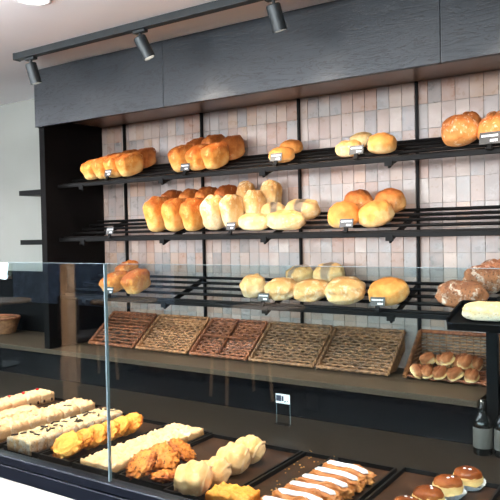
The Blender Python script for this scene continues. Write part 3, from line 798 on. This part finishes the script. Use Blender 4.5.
# glazed buns in paper cups
for i, (x, y, lab) in enumerate(((-.508, 1.865-.04, 'glazed brown bun in a white paper cup, at the back by the tray end'), (-.535, 1.735, 'glazed brown bun in a paper cup, middle of the lower right row'), (-.555, 1.635, 'glazed brown bun in a paper cup, third from the back at lower right'), (-.575, 1.54, 'glazed brown bun in a paper cup, nearest the glass at lower right'))):
    t = empty('glazed_bun', lab, 'bun', (x, y, TZ), (0, 0, i), 'glazed buns at lower right')
    obj('bun_body', blob(.080, .080, .044, 1, .8, .5, .03, seed=i+600), 'bunside', t, smooth=True, loc=(0, 0, .003))
    obj('glazed_top', blob(.076, .076, .026, 1, .9, .25, .03, seed=i+600), 'glazed', t, smooth=True, loc=(0, 0, .028))
    bm = bmesh.new(); n = 48; A = []; B = []
    for k in range(n):
        a = 2*PI*k/n; w_ = .0015*(1 if k % 2 else -1)
        A.append(bm.verts.new(((.032+w_)*math.cos(a), (.032+w_)*math.sin(a), .0005))); B.append(bm.verts.new(((.047+w_)*math.cos(a), (.047+w_)*math.sin(a), .017+.003*math.sin(3*a))))
    for k in range(n): bm.faces.new((A[k], A[(k+1) % n], B[(k+1) % n], B[k]))
    bm.faces.new(A)
    obj('paper_cup', bm, 'paper', t)
    for k in range(2): obj('icing_dot', blob(.009, .008, .004, 1, 1, .4, .02, U=12, V=8), 'icing', t, smooth=True, loc=(-.006+.014*k, -.008, .051))

# ------------------------------------------------------------------ little card on two wires in the case
t = empty('card_holder', 'small white card on two thin wires standing before the black riser', 'card holder', (-1.26, 2.10, .7405))
obj('card', BX(-.030, .030, 0, .0015, .078, .113), 'white', t)
bm = BX(-.028, -.006, -.001, -.0001, .086, .108); box(bm, -.004, .004, -.001, -.0001, .088, .106); box(bm, .007, .014, -.001, -.0001, .084, .088); box(bm, .018, .022, -.001, -.0001, .086, .090)
obj('card_print', bm, 'ink', t)
for x in (-.029, .029): obj('wire', tube(bmesh.new(), [(x, .003, .0), (x, .003, .112)], .0009, 6), 'edge', t)
obj('foot', BX(-.032, .032, -.010, .012, 0, .002), 'metal', t)

# wicker basket standing on the left part of the back counter
t = empty('bread_basket', 'round tan wicker basket on the back counter at the left edge, seen through the glass', 'basket', (-3.42, 2.45, .893))
bm = bmesh.new()
for k in range(9):
    z = .006+k*.009; r = .10+z*.35; n = 40
    pts = [(r*math.cos(2*PI*j/n)+.0, r*.75*math.sin(2*PI*j/n), z) for j in range(n+1)]
    tube(bm, [(p[0]*(1+.02*(-1)**(j+k)), p[1]*(1+.02*(-1)**(j+k)), p[2]) for j, p in enumerate(pts)], .0048, 5, False)
obj('woven_wall', bm, 'wickB', t, smooth=True, recalc=False)
bm = bmesh.new(); n = 40; tube(bm, [(.133*math.cos(2*PI*j/n), .10*math.sin(2*PI*j/n), .09) for j in range(n+1)], .008, 8, False)
obj('rim', bm, 'wickA', t, smooth=True, recalc=False)
obj('woven_base', lathe([(0, 0), (.1, 0), (.1, .004), (0, .004)], 24, Matrix.Diagonal((1, .75, 1, 1))), 'wickB', t)

# ------------------------------------------------------------------ ceiling lights
TY = 1.945
tr = empty('lighting_track', 'long black ceiling track carrying the spotlights above the fascia', 'lighting track', (-2.53, TY, CZ))
obj('track_rail', BX(0, 3.4, -.017, .017, -.030, -.0005, bev=.002), 'spot', tr)
obj('end_cap', BX(-.012, 0, -.018, .018, -.031, -.0005), 'spot', tr)
def energy_spot(name, loc_, target, e, size, blend=.6, col=(1, .9, .78), rad=.04):
    l = bpy.data.lights.new(name, 'SPOT'); l.energy = e; l.spot_size = R(size); l.spot_blend = blend; l.color = col; l.shadow_soft_size = rad
    o = bpy.data.objects.new(name, l); COL.objects.link(o); o.location = loc_
    o.rotation_euler = (Vector(target)-Vector(loc_)).to_track_quat('-Z', 'Y').to_euler(); return o
SPOTS = [(-2.44, 'track spotlight at the left end of the ceiling track', (.1, .26, -1)), (-1.785, 'track spotlight second from the left on the ceiling track', (.36, .30, -1)), (-1.175, 'track spotlight above the middle of the fascia, at the top of the photo', (.12, .30, -1)),
         (-.50, 'track spotlight just right of the photo', (.1, .3, -1)), (.10, 'track spotlight farthest right, outside the photo', (0, .3, -1))]
for x, lab, d in SPOTS:
    d = Vector(d).normalized()
    t = empty('track_spotlight', 'anthracite '+lab, 'spotlight', (x, TY, CZ-.031), group='track spotlights')
    obj('adapter', BX(-.03, .03, -.012, .012, -.012, -.0005, bev=.002), 'spot', t)
    obj('stem', tube(bmesh.new(), [(0, 0, -.012), (0, 0, -.04)], .006, 10), 'spot', t)
    q = Vector((0, 0, -1)).rotation_difference(d).to_matrix().to_4x4()
    q.translation = Vector((0, 0, -.036))
    h = obj('lamp_housing', lathe([(0, .010), (.022, .010), (.025, .006), (.025, -.080), (.022, -.080), (.022, -.064), (0, -.064)], 28, q), 'spot', t, smooth=False)
    obj('lamp_lens', lathe([(0, -.065), (.021, -.065), (.021, -.067), (0, -.067)], 24, q), 'lens', h)
    p = Vector((x, TY, CZ-.067)) + d*.085
    energy_spot('spot_light_beam', p, p+d, 16, 96, .9)
# slim uplights added out of view to brighten the ceiling
for i, x in enumerate((-4.2, -2.0)):
    t = empty('pendant_uplight', ['slim black pendant uplight hanging over the left of the cafe', 'slim black pendant uplight hanging near the viewer'][i], 'pendant light', (x, .50, 1.80), group='pendant uplights')
    bm = BX(-.9, .9, -.04, .04, -.03, 0); box(bm, -.9, .9, -.04, -.035, 0, .03); box(bm, -.9, .9, .035, .04, 0, .03)
    obj('housing', bm, 'spot', t)
    for sx in (-.7, .7): obj('cable', tube(bmesh.new(), [(sx, 0, 0), (sx, 0, CZ-1.80)], .0015, 6), 'metal', t)
    l = bpy.data.lights.new('uplight_beam', 'AREA'); l.shape = 'RECTANGLE'; l.size = 1.7; l.size_y = .06; l.energy = 62; l.color = (.96, .97, 1)
    q = bpy.data.objects.new('uplight_beam', l); COL.objects.link(q); q.location = (x, .50, 1.812); q.rotation_euler = (R(180), 0, 0)
# recessed downlights; the last two are added to light the mirrored post and tables
DL = [(-1.905, 1.53), (-.95, 1.53), (0., 1.53), (-2.86, 1.53), (-4.3, -.9), (-5.6, -1.6)]
for i, (x, y) in enumerate(DL):
    t = empty('recessed_downlight', ['round recessed ceiling downlight at the top left of the photo'][0] if i == 0 else 'round recessed ceiling downlight outside the photo', 'ceiling light', (x, y, CZ), group='recessed ceiling downlights')
    obj('trim_ring', lathe([(.055, -.0005), (.068, -.001), (.068, -.004), (.055, -.006), (.052, -.001)], 40), 'ceiling', t, smooth=True)
    obj('lamp_lens', lathe([(0, -.0008), (.051, -.0008), (.051, -.002), (0, -.002)], 40), 'down', t)
    energy_spot('downlight_beam', (x, y, CZ-.012), (x+.05, y+.06, 0), (320 if x > -5 else 120) if x < -4 else 66, 100, .9, (1, .89, .79), .05)

# ------------------------------------------------------------------ the cafe behind the viewer, mirrored in the glass
o = struct('trim_3', BX(-4.645, -4.56, -1.64, -1.55, 0, CZ-.001), 'wood')
for i, (x, y) in enumerate(((-6.6, -2.3), (-5.2, -2.9), (-3.4, -3.0))):
    t = empty('cafe_table', ['round cafe table nearest the bright window behind the viewer', 'round cafe table in the middle of the room behind the viewer', 'round cafe table farthest right behind the viewer'][i], 'table', (x, y, 0), group='cafe tables')
    obj('tabletop', lathe([(0, .72), (.36, .72), (.37, .735), (.36, .75), (0, .75)], 32), 'tabletop', t)
    obj('pedestal', lathe([(0, 0), (.22, 0), (.22, .015), (.03, .03), (.03, .72), (0, .72)], 20), 'metal', t)
    c = empty('cafe_chair', ['dark upholstered chair beside the table nearest the window', 'dark upholstered chair beside the middle cafe table', 'dark upholstered chair beside the farthest right cafe table'][i], 'chair', (x+.1, y+.62, 0), (0, 0, .3*i), 'cafe chairs')
    obj('seat', BX(-.22, .22, -.22, .22, .42, .48, bev=.015), 'darkfab', c)
    obj('backrest', BX(-.22, .22, .19, .235, .5, .86, bev=.015), 'darkfab', c)
    for sx in (-1, 1):
        for sy in (-1, 1): obj('leg', tube(bmesh.new(), [(sx*.19, sy*.19, .42), (sx*.21, sy*.21, 0)], .014, 8), 'wood', c)

# daylight falling in through the two windows
def area(name, loc_, rot, sx, sy, e, col):
    l = bpy.data.lights.new(name, 'AREA'); l.shape = 'RECTANGLE'; l.size = sx; l.size_y = sy; l.energy = e; l.color = col
    o = bpy.data.objects.new(name, l); COL.objects.link(o); o.location = loc_; o.rotation_euler = rot; return o
area('window_daylight', ((W1[0]+W1[1])/2, -3.98, (W1[2]+W1[3])/2), (R(96), 0, 0), W1[1]-W1[0], W1[3]-W1[2], 120, (.86, .94, 1))
area('window_daylight', ((W2[0]+W2[1])/2, -3.98, (W2[2]+W2[3])/2), (R(124), 0, 0), W2[1]-W2[0], W2[3]-W2[2], 450, (.90, .95, 1))

w = bpy.data.worlds.new('sky'); SC.world = w; w.use_nodes = True
nt = w.node_tree; bg = nt.nodes['Background']; sky = nt.nodes.new('ShaderNodeTexSky'); sky.sky_type = 'NISHITA'; sky.sun_disc = False; sky.sun_elevation = R(40)
nt.links.new(sky.outputs[0], bg.inputs[0]); bg.inputs[1].default_value = .25

# ------------------------------------------------------------------ camera
cam = bpy.data.cameras.new('camera'); co = bpy.data.objects.new('camera', cam); COL.objects.link(co)
cam.sensor_width = 36; cam.sensor_fit = 'HORIZONTAL'; cam.lens = 663/500*36; cam.clip_start = .02
RM = Matrix(((0.83345547, 0.00250037, 0.55258097), (0.55226373, 0.03059818, -0.83310775), (-0.01899104, 0.99952864, 0.02412135)))
m = RM.to_4x4(); m.translation = Vector((0, 0, 1.45)); co.matrix_world = m
SC.camera = co
vs = SC.view_settings; vs.view_transform = 'Standard'; vs.look = 'None'; vs.gamma = 1; vs.use_curve_mapping = False; vs.exposure = 0.9
